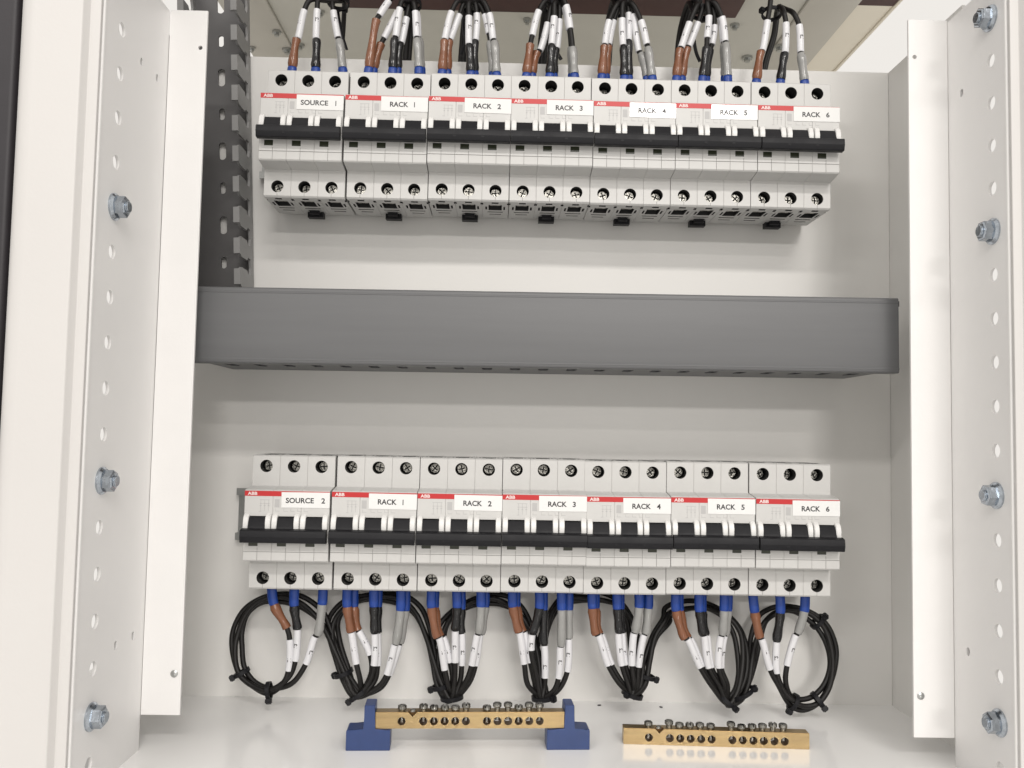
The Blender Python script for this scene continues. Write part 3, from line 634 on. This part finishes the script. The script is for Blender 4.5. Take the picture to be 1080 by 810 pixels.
# ------------------------------------------------------------------ brass terminal bars
HOL = [0] + [12.35 + 6.12 * k for k in range(5)] + [49.0 + 6.12 * k for k in range(6)]
BL, BH, BDp = 109.0, 9.3, 7.6
bm = bmesh.new(); add_box(bm, -15, -15 + BL, 0, BDp, 0, BH)
bmesh.ops.bevel(bm, geom=list(bm.edges), offset=.25, segments=2, affect='EDGES')
B0 = finish(bm, 'bb', [M['brass'], M['brassin']])
bm = bmesh.new()
for x in HOL:
    add_cyl(bm, (x, -1, 4.2), (0, 1, 0), 2.35, 12, 20, 1)
for sg in (1,):
    q = [(6.2 - 2.6, BH + .01), (6.2, BH - 2.6), (6.2 + 2.6, BH + .01), (6.2, BH + 2.6)]
    a = [bm.verts.new((x, -1, z)) for x, z in q]; b = [bm.verts.new((x, 3.2, z)) for x, z in q]
    bm.faces.new(a).material_index = 1; bm.faces.new(b[::-1]).material_index = 1
    for i in range(4): bm.faces.new((a[i], b[i], b[(i + 1) % 4], a[(i + 1) % 4])).material_index = 1
BARM = boolean(B0, finish(bm, 'bc', [M['brass'], M['brassin']])); BARM.name = 'brass_bar'
bm = bmesh.new(); add_cyl(bm, (0, 0, -3), (0, 0, 1), 1.6, 4.2, 12); add_cyl(bm, (0, 0, .9), (0, 0, 1), 2.3, .4, 18, r2=2.55); add_cyl(bm, (0, 0, 1.3), (0, 0, 1), 2.55, 1.5, 18); add_cyl(bm, (0, 0, 2.8), (0, 0, 1), 2.55, .5, 18, r2=2.0)
A0 = finish(bm, 'bs', [M['screw'], M['inner']], True)
bm = bmesh.new(); add_box(bm, -3, 3, -.4, .4, 2.3, 4, 1)
BSC = boolean(A0, finish(bm, 'bk', [M['screw'], M['inner']])); BSC.name = 'clamp_screw'
bm = bmesh.new(); add_cyl(bm, (0, 0, 0), (0, 0, 1), 1.7, 8, 14)
PIN = finish(bm, 'screw_tip', M['screw'], True)
def bar(loc, rz, lift, label, feet):
    t = thing('terminal_bar', label, 'terminal bar', 'brass terminal bars', loc=loc, rot=(0, 0, rz))
    b = link('brass_bar', BARM, t, (0, 0, lift))
    for x in HOL:
        dz = random.uniform(-.7, 1.1)
        s = link('clamp_screw', BSC, t, (x + random.uniform(-.15, .15), BDp * .5, lift + BH + dz), (0, 0, random.uniform(0, 3.1)))
        link('screw_tip', PIN, b, (x, BDp * .5, 2.6 + dz + .4))
    bm = bmesh.new(); add_cyl(bm, (6.2, BDp * .5 + .6, BH - .6), (0, 0, 1), 2.2, .9, 16, r2=1.4)
    link('fixing_screw', finish(bm, 'fixing_screw', M['screw'], True), t, (0, 0, lift))
    if feet:
        for x0, px0, px1 in ((-31.2, -21.2, -15.05), (83.8, 94.05, 99.6)):
            bm = bmesh.new()
            z1 = lift - .1
            pts = rounded_poly([(x0, 0), (x0 + 25, 0), (x0 + 25, z1), (px1 if x0 < 0 else px1, z1), (px1, z1 + 13.6), (px0, z1 + 13.6), (px0, z1), (x0, z1)], [.5, .5, 1.2, .4, .7, .7, .4, 1.2], 3)
            a = [bm.verts.new((x, -1.2, z)) for x, z in pts]; c = [bm.verts.new((x, 11.5, z)) for x, z in pts]; n = len(pts)
            fa = bm.faces.new(a); fb = bm.faces.new(c[::-1])
            for i in range(n): bm.faces.new((a[i], c[i], c[(i + 1) % n], a[(i + 1) % n]))
            bmesh.ops.bevel(bm, geom=list(set(fa.edges) | set(fb.edges)), offset=.35, segments=2, affect='EDGES')
            link('support_foot', finish(bm, 'support_foot', M['blue'], True), t)
    return t
bar((-81.4, -95.0, FL), math.radians(2.7), 11.9, 'brass terminal bar raised on two navy blue support feet', True)
bar((63.4, -81.6, FL), math.radians(-2.7), 0.0, 'brass terminal bar lying directly on the white cabinet floor', False)

# ------------------------------------------------------------------ small chips left on the floor
for n, (u, v, sz, lab) in enumerate(((105, 791, 2.2, 'largest dark chip on the floor by the left rail'), (116, 785.5, 1.2, 'tiny dark chip on the floor between two others by the left rail'),
        (129, 777, 1.0, 'tiny dark chip nearest the left rail flange'), (632, 744, 1.5, 'tiny dark chip on the floor behind the gap between the terminal bars'),
        (697, 746, 1.5, 'tiny dark chip on the floor behind the loose terminal bar'))):
    d = RC.transposed() @ Vector(((u - 540) / FPX, (v - 405) / FPX, 1)); p = CAM + d * ((FL - CAM.z) / d.z)
    bm = bmesh.new(); bmesh.ops.create_icosphere(bm, subdivisions=1, radius=sz)
    for vv in bm.verts: vv.co = Vector((vv.co.x * random.uniform(.8, 1.5), vv.co.y * random.uniform(.6, 1.1), max(vv.co.z, -sz * .25) * random.uniform(.25, .5)))
    z0 = min(vv.co.z for vv in bm.verts)
    link('floor_chip', finish(bm, 'floor_chip', M['ink']), None, (p.x, p.y, FL - z0), (0, 0, n * 1.3), lab, 'chip', 'chips on the floor')
